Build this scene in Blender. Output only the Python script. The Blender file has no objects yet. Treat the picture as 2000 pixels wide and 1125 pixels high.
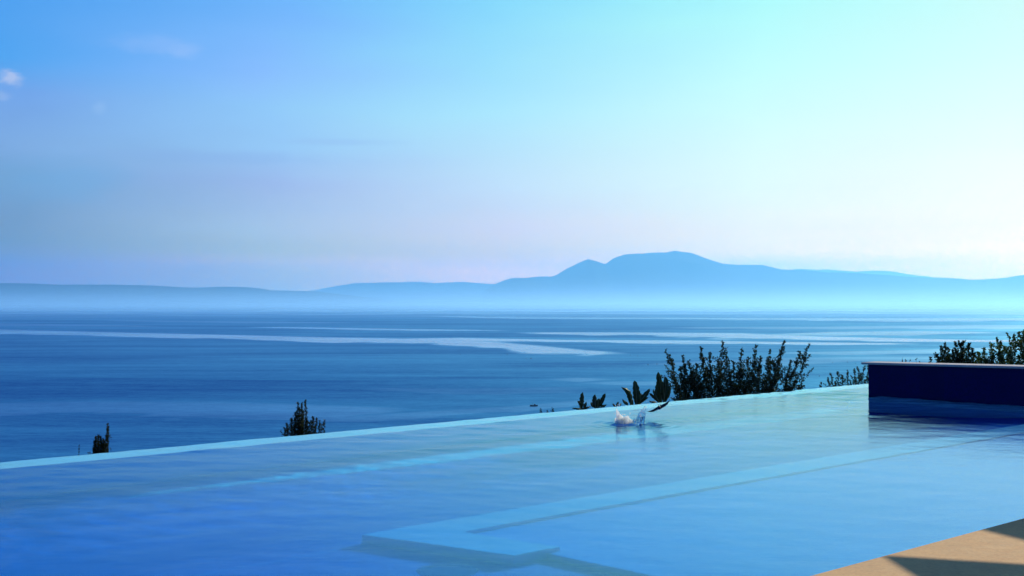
import bpy, bmesh, math, random
import numpy as np
from mathutils import Vector, Matrix, noise as mnoise
random.seed(7); np.random.seed(7)
C = bpy.context.scene.collection
sc = bpy.context.scene
R = math.radians
F, HE, YH = 2400.0, 1.65, 575.0          # focal length in photo pixels, eye height above pool water, eye-level row
SEA = -98.35

# ---------------------------------------------------------------- camera
cam = bpy.data.cameras.new('camera'); co = bpy.data.objects.new('camera', cam); C.objects.link(co)
cam.sensor_width = 36; cam.lens = 36 * F / 2000
cam.clip_start = 0.1; cam.clip_end = 120000
co.location = (0, 0, HE); co.rotation_euler = (R(90) - math.atan((YH - 562.5) / F) * -1, 0, 0)
sc.camera = co

# ---------------------------------------------------------------- render / exposure
sc.view_settings.view_transform = 'Standard'; sc.view_settings.look = 'None'
sc.view_settings.exposure = 0; sc.view_settings.gamma = 1
sc.cycles.max_bounces = 10; sc.cycles.diffuse_bounces = 3; sc.cycles.glossy_bounces = 4
sc.cycles.transmission_bounces = 8; sc.cycles.transparent_max_bounces = 12; sc.cycles.volume_bounces = 3
sc.cycles.use_denoising = True
sc.cycles.sample_clamp_indirect = 4

# ---------------------------------------------------------------- sun
SUN_AZ, SUN_EL = 38.0, 28.0
sl = bpy.data.lights.new('sun', 'SUN'); so = bpy.data.objects.new('sun', sl); C.objects.link(so)
sl.energy = 5.0; sl.angle = R(0.6); sl.color = (1.0, 0.92, 0.78)
sd = Vector((math.sin(R(SUN_AZ)) * math.cos(R(SUN_EL)), math.cos(R(SUN_AZ)) * math.cos(R(SUN_EL)), math.sin(R(SUN_EL))))
so.rotation_euler = sd.to_track_quat('Z', 'Y').to_euler(); so.location = (20, 30, 30)
try: sl.cycles.is_caustics_light = True
except Exception as e: print('caustics light', e)

# ---------------------------------------------------------------- node helpers
def lin(c):
    return tuple(((v / 255) / 12.92 if v / 255 <= 0.04045 else ((v / 255 + 0.055) / 1.055) ** 2.4) for v in c) + (1,)
class NT:
    def __init__(s, nt): s.n = nt.nodes; s.l = nt.links
    def add(s, t, **k):
        n = s.n.new(t)
        for a, b in k.items(): setattr(n, a, b)
        return n
    def put(s, sock, v):
        if isinstance(v, bpy.types.NodeSocket): s.l.new(v, sock)
        elif v is not None: sock.default_value = v
    def math(s, op, a, b=None, c=None, clamp=False):
        n = s.add('ShaderNodeMath', operation=op); n.use_clamp = clamp
        s.put(n.inputs[0], a); s.put(n.inputs[1], b)
        if c is not None: s.put(n.inputs[2], c)
        return n.outputs[0]
    def mr(s, v, a, b, c=0.0, d=1.0, smooth=False):
        n = s.add('ShaderNodeMapRange', interpolation_type='SMOOTHSTEP' if smooth else 'LINEAR')
        s.put(n.inputs[0], v)
        for i, q in enumerate((a, b, c, d)): s.put(n.inputs[i + 1], q)
        return n.outputs[0]
    def mix(s, f, a, b, blend='MIX'):
        n = s.add('ShaderNodeMix', data_type='RGBA', blend_type=blend)
        s.put(n.inputs[0], f); s.put(n.inputs[6], a); s.put(n.inputs[7], b)
        return n.outputs[2]
    def ramp(s, f, stops):
        n = s.add('ShaderNodeValToRGB'); s.put(n.inputs[0], f); e = n.color_ramp.elements
        while len(e) < len(stops): e.new(0.5)
        for q, (p, c) in zip(e, stops): q.position = p; q.color = c
        return n.outputs[0]
    def noise(s, vec, scale, detail=3, rough=0.5, dist=0.0):
        n = s.add('ShaderNodeTexNoise'); s.put(n.inputs['Vector'], vec)
        n.inputs['Scale'].default_value = scale; n.inputs['Detail'].default_value = detail
        n.inputs['Roughness'].default_value = rough; n.inputs['Distortion'].default_value = dist
        return n.outputs[0]
    def mapping(s, vec, scale=(1, 1, 1), rot=(0, 0, 0), loc=(0, 0, 0)):
        n = s.add('ShaderNodeMapping'); s.put(n.inputs[0], vec)
        n.inputs['Scale'].default_value = scale; n.inputs['Rotation'].default_value = rot; n.inputs['Location'].default_value = loc
        return n.outputs[0]
    def bump(s, h, strength, dist=0.1, normal=None):
        n = s.add('ShaderNodeBump'); n.inputs['Strength'].default_value = strength; n.inputs['Distance'].default_value = dist
        s.put(n.inputs['Height'], h); s.put(n.inputs['Normal'], normal)
        return n.outputs[0]

# ---------------------------------------------------------------- sky
world = bpy.data.worlds.new('World'); sc.world = world; world.use_nodes = True
w = NT(world.node_tree); world.node_tree.nodes.clear()
tc = w.add('ShaderNodeTexCoord').outputs['Generated']
sx = w.add('ShaderNodeSeparateXYZ'); w.put(sx.inputs[0], tc)
az = w.math('MULTIPLY', w.math('ARCTAN2', sx.outputs[0], sx.outputs[1]), 180 / math.pi)
el = w.math('MULTIPLY', w.math('ARCSINE', sx.outputs[2]), 180 / math.pi)
warp = w.math('MULTIPLY', w.math('SUBTRACT', w.noise(w.mapping(tc, (3, 3, 14)), 1.6, 4, 0.55), 0.5), 5.0)
az2 = w.math('ADD', az, w.math('MULTIPLY', warp, 1.6))
ela = w.math('ADD', el, w.math('MULTIPLY', warp, 0.25))
EL = [0.0, 1.2, 3.0, 5.0, 6.6, 8.5, 10.1, 13.7, 22, 40, 90]
TABLE = {   # azimuth : colours (display values) at the elevations above
 -170: [(120,165,215)]*2+[(115,165,215),(105,160,215),(95,155,215),(85,150,215),(75,140,212),(65,130,208),(50,110,190),(30,80,160),(20,55,125)],
 -60:  [(115,160,215),(115,160,215),(115,163,220),(105,163,225),(100,162,230),(90,160,235),(80,155,235),(60,140,228),(50,120,205),(30,85,165),(20,55,125)],
 -22.6:[(108,158,195),(112,158,200),(116,160,206),(118,166,214),(124,170,224),(116,168,234),(88,166,241),(70,155,238),(55,130,215),(32,88,170),(20,55,125)],
 -11.3:[(140,190,218),(153,190,222),(160,195,229),(155,188,236),(150,200,246),(144,200,249),(135,190,254),(102,180,252),(70,145,225),(36,92,175),(20,55,125)],
 0:    [(198,213,236),(196,213,239),(201,217,245),(192,224,252),(184,228,253),(172,232,255),(158,225,255),(130,215,255),(95,165,235),(42,98,180),(20,55,125)],
 11.3: [(228,238,250),(226,240,251),(229,246,254),(224,252,255),(218,254,255),(206,254,255),(196,254,255),(167,252,254),(130,195,242),(52,106,186),(20,55,125)],
 22.6: [(240,250,251),(240,252,253),(248,254,255),(243,255,255),(235,255,255),(225,255,255),(217,255,255),(190,255,255),(160,215,250),(62,115,195),(20,55,125)],
 38:   [(250,250,250),(252,252,252),(255,255,253),(255,255,254),(250,255,255),(244,255,255),(236,255,255),(230,255,255),(215,240,255),(80,130,205),(20,55,125)],
 75:   [(200,220,240),(198,220,242),(190,218,245),(180,214,245),(170,208,245),(160,204,243),(150,198,240),(135,188,236),(100,160,220),(44,98,180),(20,55,125)],
 130:  [(140,180,225)]*2+[(135,178,225),(120,172,225),(110,168,225),(100,162,225),(90,155,222),(75,145,218),(55,118,198),(32,84,165),(20,55,125)],
}
EL2 = [0.0, 0.9, 1.35, 1.6, 1.9, 2.3, 3.0, 4.0, 5.0, 6.6, 8.5, 10.1, 13.7, 22, 40, 90]
for k in TABLE: TABLE[k] = [tuple(float(np.interp(e, EL, [q[c] for q in TABLE[k]])) for c in range(3)) for e in EL2]
EL = EL2
keys = sorted(TABLE); prev = None
elf = w.math('POWER', w.math('DIVIDE', w.math('MAXIMUM', ela, 0.0), 90.0), 0.5)
COR = {-22.6: [[0.834, 0.0, 0.0], [0.847, 0.001, 0.0], [0.681, 0.071, 0.0], [0.466, 0.175, 0.0], [0.454, 0.259, 0.0], [0.325, 0.266, 0.0], [0.289, 0.293, 0.208], [0.241, 0.342, 0.421], [0.221, 0.364, 0.502], [0.248, 0.399, 0.675], [0.191, 0.37, 0.795], [0.065, 0.36, 0.869], [0.048, 0.309, 0.837], [0.041, 0.249, 0.727]], -11.3: [[2.049, 1.175, 0.0], [2.058, 1.2, 0.0], [2.38, 1.244, 0.0], [1.735, 1.051, 0.0], [1.203, 0.866, 0.0], [0.981, 0.777, 0.227], [0.772, 0.732, 0.513], [0.573, 0.582, 0.633], [0.482, 0.501, 0.712], [0.393, 0.633, 0.876], [0.328, 0.608, 0.912], [0.266, 0.501, 0.972], [0.136, 0.431, 0.93], [0.084, 0.327, 0.806]], 0: [[4.154, 1.534, 0.0], [4.154, 1.534, 0.0], [4.189, 1.566, 0.0], [3.342, 1.365, 0.0], [2.199, 1.07, 0.0], [1.694, 0.95, 0.213], [1.339, 0.856, 0.537], [0.975, 0.839, 0.693], [0.819, 0.854, 0.793], [0.635, 0.843, 0.826], [0.486, 0.86, 0.882], [0.371, 0.765, 0.884], [0.224, 0.667, 0.888], [0.147, 0.464, 0.848]], 11.3: [[3.01, 1.47, 0.0], [3.01, 1.47, 0.0], [3.01, 1.47, 0.0], [3.01, 1.47, 0.0], [3.01, 1.47, 0.0], [2.345, 1.308, 0.0], [1.758, 1.14, 0.235], [1.357, 1.11, 0.464], [1.145, 1.101, 0.624], [0.938, 1.054, 0.689], [0.742, 1.024, 0.75], [0.622, 1.004, 0.77], [0.404, 0.942, 0.778], [0.277, 0.665, 0.855]], 22.6: [[7.0, 1.853, 0.0], [7.0, 1.853, 0.0], [7.0, 1.89, 0.0], [4.752, 1.443, 0.0], [3.873, 1.359, 0.0], [2.782, 1.104, 0.0], [2.079, 1.022, 0.0], [1.62, 0.972, 0.119], [1.376, 0.94, 0.325], [1.096, 0.927, 0.485], [0.885, 0.907, 0.587], [0.758, 0.893, 0.624], [0.573, 0.863, 0.626], [0.418, 0.735, 0.857]], 38: [[4.0, 1.853, 0.0], [4.0, 1.853, 0.0], [4.0, 1.89, 0.0], [4.0, 1.443, 0.0], [3.873, 1.359, 0.0], [2.782, 1.104, 0.0], [2.079, 1.022, 0.0], [1.62, 0.972, 0.119], [1.376, 0.94, 0.325], [1.096, 0.927, 0.485], [0.885, 0.907, 0.587], [0.758, 0.893, 0.624]]}   #COR
for i, k in enumerate(keys):
    cols = [lin(q) for q in TABLE[k]]
    for j, q in enumerate(COR.get(k, [])): cols[j] = tuple(q) + (1,)
    c = w.ramp(elf, [((e / 90) ** 0.5, q) for e, q in zip(EL, cols)])
    if prev is None: prev = c
    else: prev = w.mix(w.mr(az2, keys[i - 1], k, 0, 1, smooth=False), prev, c)
skyc = prev
# thin wisps and small far clouds
def puff(a0, e0, ra, re, amt, col, sc_=30):
    global skyc
    nz = w.math('SUBTRACT', w.noise(w.mapping(tc, (1, 1, 2.5)), sc_, 5, 0.6), 0.5)
    dx = w.math('DIVIDE', w.math('SUBTRACT', az, a0), ra); dy = w.math('DIVIDE', w.math('SUBTRACT', el, e0), re)
    d = w.math('ADD', w.math('SQRT', w.math('ADD', w.math('MULTIPLY', dx, dx), w.math('MULTIPLY', dy, dy))), w.math('MULTIPLY', nz, 1.6))
    skyc = w.mix(w.mr(d, 1.15, 0.1, 0.0, amt, smooth=True), skyc, lin(col))
puff(-22.2, 9.3, 0.55, 0.45, 0.75, (205, 210, 235), 90)
puff(-22.6, 8.5, 0.5, 0.25, 0.4, (180, 200, 235), 90)
puff(-18.6, 8.2, 0.4, 0.35, 0.35, (170, 205, 240), 90)
puff(-16.2, 11.1, 2.4, 0.5, 0.3, (165, 195, 248), 60)
puff(-15.0, 10.8, 1.0, 0.35, 0.3, (180, 205, 250), 80)
puff(-13.5, 6.2, 6.5, 0.35, 0.35, (150, 175, 222), 25)
puff(-8.0, 7.0, 4.0, 0.22, 0.30, (158, 180, 226), 25)
puff(-20.0, 5.2, 3.0, 1.2, 0.30, (105, 175, 218), 20)
sky = w.add('ShaderNodeTexSky', sky_type='NISHITA'); sky.sun_disc = False
sky.sun_elevation = R(SUN_EL); sky.sun_rotation = R(SUN_AZ); sky.dust_density = 2.0; sky.ozone_density = 2.0
b1 = w.add('ShaderNodeBackground'); w.put(b1.inputs[0], sky.outputs[0]); b1.inputs[1].default_value = 0.004
b2 = w.add('ShaderNodeBackground'); w.put(b2.inputs[0], skyc); b2.inputs[1].default_value = 1.0
ad = w.add('ShaderNodeAddShader'); w.l.new(b1.outputs[0], ad.inputs[0]); w.l.new(b2.outputs[0], ad.inputs[1])
wo = w.add('ShaderNodeOutputWorld'); w.l.new(ad.outputs[0], wo.inputs[0])

# ---------------------------------------------------------------- scene helpers
U = Vector((0.737, 0.676, 0)).normalized(); V = Vector((-U.y, U.x, 0)); P0 = Vector((1.725, 7.2, 0))
def PT(s, t, z=0.0): return P0 + U * s + V * t + Vector((0, 0, z))
def PX(x, y, Z): return Vector(((x - 1000) / F * Z, Z, HE - (y - YH) / F * Z))
def link(name, me, m=None, parent=None, smooth=False):
    o = bpy.data.objects.new(name, me); C.objects.link(o)
    if m is not None: me.materials.append(m)
    if parent is not None: o.parent = parent; o.matrix_parent_inverse = Matrix.Translation(-parent.location)
    if smooth:
        me.polygons.foreach_set('use_smooth', [True] * len(me.polygons))
    return o
def mesh(name, vs, fs, m=None, parent=None, smooth=False):
    me = bpy.data.meshes.new(name); me.from_pydata([tuple(v) for v in vs], [], fs); me.update()
    return link(name, me, m, parent, smooth)
def empty(name, loc):
    o = bpy.data.objects.new(name, None); C.objects.link(o); o.location = loc; o.empty_display_size = 0.2; return o
def tag(o, label=None, cat=None, group=None, kind=None):
    if label: o['label'] = label
    if cat: o['category'] = cat
    if group: o['group'] = group
    if kind: o['kind'] = kind
    return o
def prism(poly, z0, z1, vs=None, fs=None):
    """poly in (s,t); z1 may be a function of (s,t)"""
    vs = [] if vs is None else vs; fs = [] if fs is None else fs
    n = len(poly); b = len(vs)
    for s, t in poly: vs.append(PT(s, t, z0))
    for s, t in poly: vs.append(PT(s, t, z1(s, t) if callable(z1) else z1))
    fs.append(list(range(b, b + n))[::-1]); fs.append(list(range(b + n, b + 2 * n)))
    for i in range(n): fs.append([b + i, b + (i + 1) % n, b + n + (i + 1) % n, b + n + i])
    return vs, fs
def rect(s0, s1, t0, t1): return [(s0, t0), (s1, t0), (s1, t1), (s0, t1)]
def bevel(o, wd=0.006, seg=2):
    m = o.modifiers.new('bevel', 'BEVEL'); m.width = wd; m.segments = seg; m.limit_method = 'ANGLE'; m.angle_limit = R(40)
def mat(name):
    m = bpy.data.materials.new(name); m.use_nodes = True; m.node_tree.nodes.clear()
    n = NT(m.node_tree); out = n.add('ShaderNodeOutputMaterial'); return m, n, out
def principled(n, out, base, rough=0.6, spec=0.5, normal=None):
    p = n.add('ShaderNodeBsdfPrincipled'); n.put(p.inputs['Base Color'], base); n.put(p.inputs['Roughness'], rough)
    n.put(p.inputs['Specular IOR Level'], spec); n.put(p.inputs['Normal'], normal)
    n.l.new(p.outputs[0], out.inputs[0]); return p
ANG = math.atan2(U.y, U.x)

# ---------------------------------------------------------------- materials
def pool_tile(name, c1, c2, grout, size=0.05, rough=0.35, spec=0.4, g=0.06):
    m, n, out = mat(name)
    pos = n.add('ShaderNodeTexCoord').outputs['Object']
    p = n.mapping(pos, (1, 1, 1), (0, 0, -ANG))
    sp = n.add('ShaderNodeSeparateXYZ'); n.put(sp.inputs[0], p)
    def edge(q):
        f = n.math('ABSOLUTE', n.math('SUBTRACT', n.math('FRACT', n.math('DIVIDE', q, size)), 0.5))
        return n.math('GREATER_THAN', f, 0.5 - g)
    gm = n.math('MAXIMUM', n.math('MAXIMUM', edge(sp.outputs[0]), edge(sp.outputs[1])), edge(n.math('ADD', sp.outputs[2], 0.013)))
    wn = n.add('ShaderNodeTexWhiteNoise'); sn = n.add('ShaderNodeVectorMath', operation='SNAP')
    n.put(sn.inputs[0], p); sn.inputs[1].default_value = (size, size, size); n.l.new(sn.outputs[0], wn.inputs[0])
    col = n.mix(wn.outputs[0], c1, c2)
    col = n.mix(n.mr(n.noise(pos, 0.7, 4), 0.35, 0.7, 0, 0.5), col, tuple(v * 0.75 for v in c1[:3]) + (1,))
    col = n.mix(n.math('MULTIPLY', gm, 0.6), col, grout)
    principled(n, out, col, rough, spec)
    return m
M_tile = pool_tile('pool_mosaic', (0.0, 0.095, 0.66, 1), (0.0, 0.13, 0.76, 1), (0.01, 0.22, 0.78, 1))
M_tile2 = pool_tile('brightened_mosaic', (0.0, 0.20, 0.86, 1), (0.02, 0.26, 0.92, 1), (0.03, 0.30, 0.85, 1))  # blue raised to stand in for light missing on low wall and shallow floor
M_rim = pool_tile('pale_rim_mosaic', (0.06, 0.34, 0.84, 1), (0.09, 0.39, 0.9, 1), (0.12, 0.42, 0.86, 1))
M_lip = pool_tile('wet_white_mosaic', (0.80, 0.82, 0.88, 1), (0.88, 0.88, 0.92, 1), (0.7, 0.75, 0.8, 1))
M_navy = pool_tile('navy_glass_mosaic', (0.0012, 0.0012, 0.060, 1), (0.002, 0.0015, 0.085, 1), (0.003, 0.003, 0.05, 1), 0.025, 0.5, 0.08)

def stone(name, c1, c2, c3, sc_=1.0):
    m, n, out = mat(name)
    pos = n.add('ShaderNodeTexCoord').outputs['Object']
    a = n.noise(pos, 3.0 * sc_, 5, 0.6); b = n.noise(n.mapping(pos, (1, 1, 1), (0, 0, -ANG)), 45 * sc_, 4, 0.7)
    c = n.noise(n.mapping(pos, (1, 3.5, 1), (0, 0, -ANG)), 9 * sc_, 5, 0.65, 0.6)
    col = n.mix(n.mr(a, 0.35, 0.65), c1, c2); col = n.mix(n.mr(c, 0.5, 0.75, 0, 0.6), col, c3)
    col = n.mix(n.mr(b, 0.45, 0.75, 0, 0.45), col, tuple(v * 0.55 for v in c3[:3]) + (1,))
    nm = n.bump(n.math('ADD', b, n.math('MULTIPLY', c, 0.6)), 0.35, 0.006)
    principled(n, out, col, n.mr(c, 0.3, 0.7, 0.75, 0.95), 0.12, nm)
    return m
M_deck = stone('sandstone_paving', (0.70, 0.43, 0.18, 1), (0.60, 0.38, 0.17, 1), (0.66, 0.36, 0.18, 1))
M_cap = stone('pale_stone_cap', (0.50, 0.46, 0.42, 1), (0.42, 0.40, 0.38, 1), (0.36, 0.33, 0.32, 1))

def plain(name, c, rough=0.6, spec=0.3, c2=None, scale=8):
    m, n, out = mat(name)
    pos = n.add('ShaderNodeTexCoord').outputs['Object']
    f = n.mr(n.noise(pos, scale, 4), 0.3, 0.7)
    principled(n, out, n.mix(f, c, c2 or tuple(v * 0.7 for v in c[:3]) + (1,)), rough, spec)
    return m

def leafm(name, c1, c2, tr=0.25):
    m, n, out = mat(name)
    at = n.add('ShaderNodeAttribute', attribute_name='tone')
    col = n.mix(at.outputs['Fac'], c1, c2)
    d = n.add('ShaderNodeBsdfDiffuse'); n.put(d.inputs[0], col)
    t = n.add('ShaderNodeBsdfTranslucent'); n.put(t.inputs[0], n.mix(0.5, col, (0.10, 0.16, 0.01, 1)))
    g = n.add('ShaderNodeBsdfGlossy'); g.inputs[0].default_value = (0.8, 0.9, 0.8, 1); g.inputs['Roughness'].default_value = 0.4
    a = n.add('ShaderNodeMixShader'); a.inputs[0].default_value = tr; n.l.new(d.outputs[0], a.inputs[1]); n.l.new(t.outputs[0], a.inputs[2])
    b = n.add('ShaderNodeMixShader'); b.inputs[0].default_value = 0.03; n.l.new(a.outputs[0], b.inputs[1]); n.l.new(g.outputs[0], b.inputs[2])
    n.l.new(b.outputs[0], out.inputs[0]); return m
M_leaf = leafm('dark_shrub_leaf', (0.004, 0.008, 0.003, 1), (0.016, 0.028, 0.007, 1), 0.12)
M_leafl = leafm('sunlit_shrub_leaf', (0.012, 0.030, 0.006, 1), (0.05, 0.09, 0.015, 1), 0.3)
M_broad = leafm('broad_leaf', (0.008, 0.022, 0.006, 1), (0.03, 0.06, 0.012, 1), 0.22)
M_brown = leafm('dry_olive_leaf', (0.012, 0.012, 0.006, 1), (0.05, 0.045, 0.015, 1), 0.15)
M_wood = plain('twig_bark', (0.02, 0.014, 0.01, 1), 0.8, 0.1)
M_rib = plain('pale_midrib', (0.16, 0.18, 0.08, 1), 0.6)

# pool water
m, n, out = mat('pool_water'); M_water = m
pos = n.add('ShaderNodeTexCoord').outputs['Object']
pm = n.mapping(pos, (0.7, 2.4, 1), (0, 0, R(6)))
nm = n.bump(n.noise(pm, 9.0, 4, 0.6, 0.4), 0.055, 0.03)
g = n.add('ShaderNodeBsdfGlass'); g.inputs['IOR'].default_value = 1.38; g.inputs['Roughness'].default_value = 0.0
g.inputs['Color'].default_value = (0.58, 0.95, 1.0, 1)
n.put(g.inputs['Normal'], nm); n.l.new(g.outputs[0], out.inputs[0])

# sea
m, n, out = mat('sea_water'); M_sea = m
pos = n.add('ShaderNodeTexCoord').outputs['Object']
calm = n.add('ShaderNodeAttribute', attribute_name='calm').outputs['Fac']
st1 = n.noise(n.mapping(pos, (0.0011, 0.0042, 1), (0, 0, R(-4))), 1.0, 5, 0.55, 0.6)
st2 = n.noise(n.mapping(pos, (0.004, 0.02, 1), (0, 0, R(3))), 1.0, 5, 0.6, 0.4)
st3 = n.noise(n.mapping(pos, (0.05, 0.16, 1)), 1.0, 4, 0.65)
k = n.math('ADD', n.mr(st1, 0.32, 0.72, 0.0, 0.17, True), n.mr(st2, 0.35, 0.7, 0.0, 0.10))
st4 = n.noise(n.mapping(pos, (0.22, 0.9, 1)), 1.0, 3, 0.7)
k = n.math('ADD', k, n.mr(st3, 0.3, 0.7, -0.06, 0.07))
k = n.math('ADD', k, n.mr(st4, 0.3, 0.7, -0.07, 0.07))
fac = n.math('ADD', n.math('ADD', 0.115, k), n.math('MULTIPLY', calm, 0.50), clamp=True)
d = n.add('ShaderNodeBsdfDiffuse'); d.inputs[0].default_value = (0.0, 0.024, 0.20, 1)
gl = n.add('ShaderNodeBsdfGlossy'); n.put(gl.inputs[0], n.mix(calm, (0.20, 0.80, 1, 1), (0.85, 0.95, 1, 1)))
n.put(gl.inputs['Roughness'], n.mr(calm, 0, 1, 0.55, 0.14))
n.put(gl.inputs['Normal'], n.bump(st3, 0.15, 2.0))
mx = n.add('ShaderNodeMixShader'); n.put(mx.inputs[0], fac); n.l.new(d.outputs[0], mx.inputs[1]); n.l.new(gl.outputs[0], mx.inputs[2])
n.l.new(mx.outputs[0], out.inputs[0])

M_hill = plain('distant_hillside', (0.030, 0.048, 0.04, 1), 0.9, 0.0, (0.06, 0.065, 0.045, 1), 0.0012)
M_ground = plain('hillside_scrub_ground', (0.07, 0.075, 0.03, 1), 0.95, 0.05, (0.16, 0.12, 0.07, 1), 0.3)
M_soil = plain('bank_soil', (0.05, 0.04, 0.025, 1), 0.95, 0.05)

# ---------------------------------------------------------------- sea sheet (fan of rows, finer where far)
def build_sea():
    rows = [100.0 / z for z in (150, 250, 400, 550)] + list(np.linspace(100.0 / 640, 100.0 / 35500, 520))
    rows = np.array(rows); Z = 100.0 / rows
    half = np.linspace(-0.5, 0.5, 361)
    cols = np.concatenate([[-4, -2.5, -1.6, -1.0, -0.68], half, [0.68, 1.0, 1.6, 2.5, 4]])
    ZZ, TT = np.meshgrid(Z, cols, indexing='ij')
    X = ZZ * TT; X = np.where(np.abs(TT) > 0.55, np.sign(X) * np.minimum(np.abs(X), 24000 - 300 * (4 - np.abs(TT))), X); px = 1000 + TT * F; py = YH + F * 100.0 / ZZ
    # slicks: list of (points [(x,y,halfheight)], strength)
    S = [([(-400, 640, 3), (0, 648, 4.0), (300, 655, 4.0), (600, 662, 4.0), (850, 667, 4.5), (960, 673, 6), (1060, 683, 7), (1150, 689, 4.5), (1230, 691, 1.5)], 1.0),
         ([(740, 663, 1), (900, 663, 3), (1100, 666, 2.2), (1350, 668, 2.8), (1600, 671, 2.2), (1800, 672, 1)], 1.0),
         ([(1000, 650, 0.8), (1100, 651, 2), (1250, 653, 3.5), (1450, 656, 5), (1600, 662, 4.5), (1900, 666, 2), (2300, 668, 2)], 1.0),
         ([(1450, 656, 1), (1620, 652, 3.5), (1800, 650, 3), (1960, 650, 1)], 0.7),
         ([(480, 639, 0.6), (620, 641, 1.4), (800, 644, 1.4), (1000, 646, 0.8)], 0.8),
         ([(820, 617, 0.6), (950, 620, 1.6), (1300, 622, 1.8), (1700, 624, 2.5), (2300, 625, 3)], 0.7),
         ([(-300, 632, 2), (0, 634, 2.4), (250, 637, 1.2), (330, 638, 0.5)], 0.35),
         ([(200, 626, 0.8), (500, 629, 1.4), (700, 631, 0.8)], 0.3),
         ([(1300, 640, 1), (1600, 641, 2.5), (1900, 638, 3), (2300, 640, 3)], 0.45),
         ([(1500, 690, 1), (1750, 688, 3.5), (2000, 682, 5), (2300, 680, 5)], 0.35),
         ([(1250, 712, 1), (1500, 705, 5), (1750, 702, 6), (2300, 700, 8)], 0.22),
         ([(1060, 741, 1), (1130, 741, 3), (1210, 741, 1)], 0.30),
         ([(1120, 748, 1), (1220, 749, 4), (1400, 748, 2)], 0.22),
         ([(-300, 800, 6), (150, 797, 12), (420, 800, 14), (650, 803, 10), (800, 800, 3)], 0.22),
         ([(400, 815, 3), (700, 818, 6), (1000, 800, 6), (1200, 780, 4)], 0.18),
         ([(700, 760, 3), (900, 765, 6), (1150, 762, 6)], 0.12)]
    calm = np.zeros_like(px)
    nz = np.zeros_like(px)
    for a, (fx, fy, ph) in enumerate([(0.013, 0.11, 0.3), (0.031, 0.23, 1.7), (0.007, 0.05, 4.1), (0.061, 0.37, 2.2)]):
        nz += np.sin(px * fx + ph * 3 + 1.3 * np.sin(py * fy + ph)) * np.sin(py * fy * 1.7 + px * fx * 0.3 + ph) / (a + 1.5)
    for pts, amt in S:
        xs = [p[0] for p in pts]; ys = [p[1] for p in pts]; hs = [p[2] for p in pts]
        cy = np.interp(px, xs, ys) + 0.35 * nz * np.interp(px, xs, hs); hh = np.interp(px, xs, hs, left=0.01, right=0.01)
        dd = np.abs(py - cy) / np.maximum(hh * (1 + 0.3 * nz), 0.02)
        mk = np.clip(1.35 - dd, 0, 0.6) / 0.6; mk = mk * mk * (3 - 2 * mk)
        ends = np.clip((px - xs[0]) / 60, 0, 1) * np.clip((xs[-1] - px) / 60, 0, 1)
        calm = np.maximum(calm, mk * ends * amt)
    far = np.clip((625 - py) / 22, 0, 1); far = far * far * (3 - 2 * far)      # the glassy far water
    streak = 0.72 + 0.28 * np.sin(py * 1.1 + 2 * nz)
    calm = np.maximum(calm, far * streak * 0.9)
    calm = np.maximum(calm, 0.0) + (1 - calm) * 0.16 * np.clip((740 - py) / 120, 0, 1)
    nr, nc = px.shape
    vs = np.stack([X.ravel(), ZZ.ravel(), np.zeros(nr * nc)], 1)
    idx = np.arange(nr * nc).reshape(nr, nc)
    fs = np.stack([idx[:-1, :-1], idx[:-1, 1:], idx[1:, 1:], idx[1:, :-1]], -1).reshape(-1, 4)
    me = bpy.data.meshes.new('sea'); me.from_pydata(vs.tolist(), [], fs.tolist()); me.update()
    at = me.attributes.new('calm', 'FLOAT', 'POINT'); at.data.foreach_set('value', calm.ravel().astype(np.float32))
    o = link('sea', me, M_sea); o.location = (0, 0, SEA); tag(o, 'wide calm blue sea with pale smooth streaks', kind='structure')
build_sea()

# ---------------------------------------------------------------- far mountains
def ridge(name, pts, Z, depth, label, seed, rough=0.09):
    xs = [p[0] for p in pts]; ys = [p[1] for p in pts]
    nx, ny = 420, 40
    X = np.linspace((xs[0] - 1000) / F * Z, (xs[-1] - 1000) / F * Z, nx)
    vs = []; 
    for j in range(ny + 1):
        q = j / ny * 2 - 1                      # -1 sea side, 0 crest, 1 land side
        for i in range(nx):
            pxx = 1000 + X[i] / Z * F
            H = (YH - np.interp(pxx, xs, ys)) / F * Z + 100
            H = max(H, 2)
            pr = (1 - abs(q)) ** (0.85 if q < 0 else 0.7)
            nn = mnoise.fractal(Vector((X[i] / 1700 + seed, q * 3.1, seed)), 1.0, 2.0, 6) * (1 - (1 - abs(q)) ** 6)
            cr = mnoise.fractal(Vector((X[i] / 600 + seed, 9.1, seed)), 0.9, 2.1, 5) * rough * 0.35
            z = H * pr * (1 + 0.28 * nn) * (1 + cr * (abs(q) < 0.3)) - (6 if abs(q) > 0.98 else 0)
            vs.append((X[i], Z + q * depth, z))
    fs = [(j * nx + i, j * nx + i + 1, (j + 1) * nx + i + 1, (j + 1) * nx + i) for j in range(ny) for i in range(nx - 1)]
    o = mesh(name, vs, fs, M_hill, smooth=True); o.location = (0, 0, SEA)
    tag(o, label, kind='structure'); return o
ridge('mountain', [(935,585),(948,566),(965,555),(980,549),(1000,543),(1030,543),(1052,540),(1078,541),(1090,536),(1110,523),(1132,514),(1150,506.5),(1165,510),(1182,516),(1200,504),(1220,496),(1245,494),(1262,495),(1280,494),(1300,494),(1318,490.5),(1345,493),(1370,502),(1392,510),(1410,514),(1440,517),(1490,518),(1510,522),(1525,526),(1560,526),(1580,528),(1595,529),(1620,532),(1665,534),(1700,535),(1740,537),(1780,541),(1820,543),(1860,543),(1900,546),(1950,544),(1975,541),(2000,537),(2060,530),(2150,528),(2300,540),(2500,548),(2700,560),(2800,582)],
      20000, 2600, 'broad twin-peaked blue mountain rising behind the far shore', 1.3)
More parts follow.
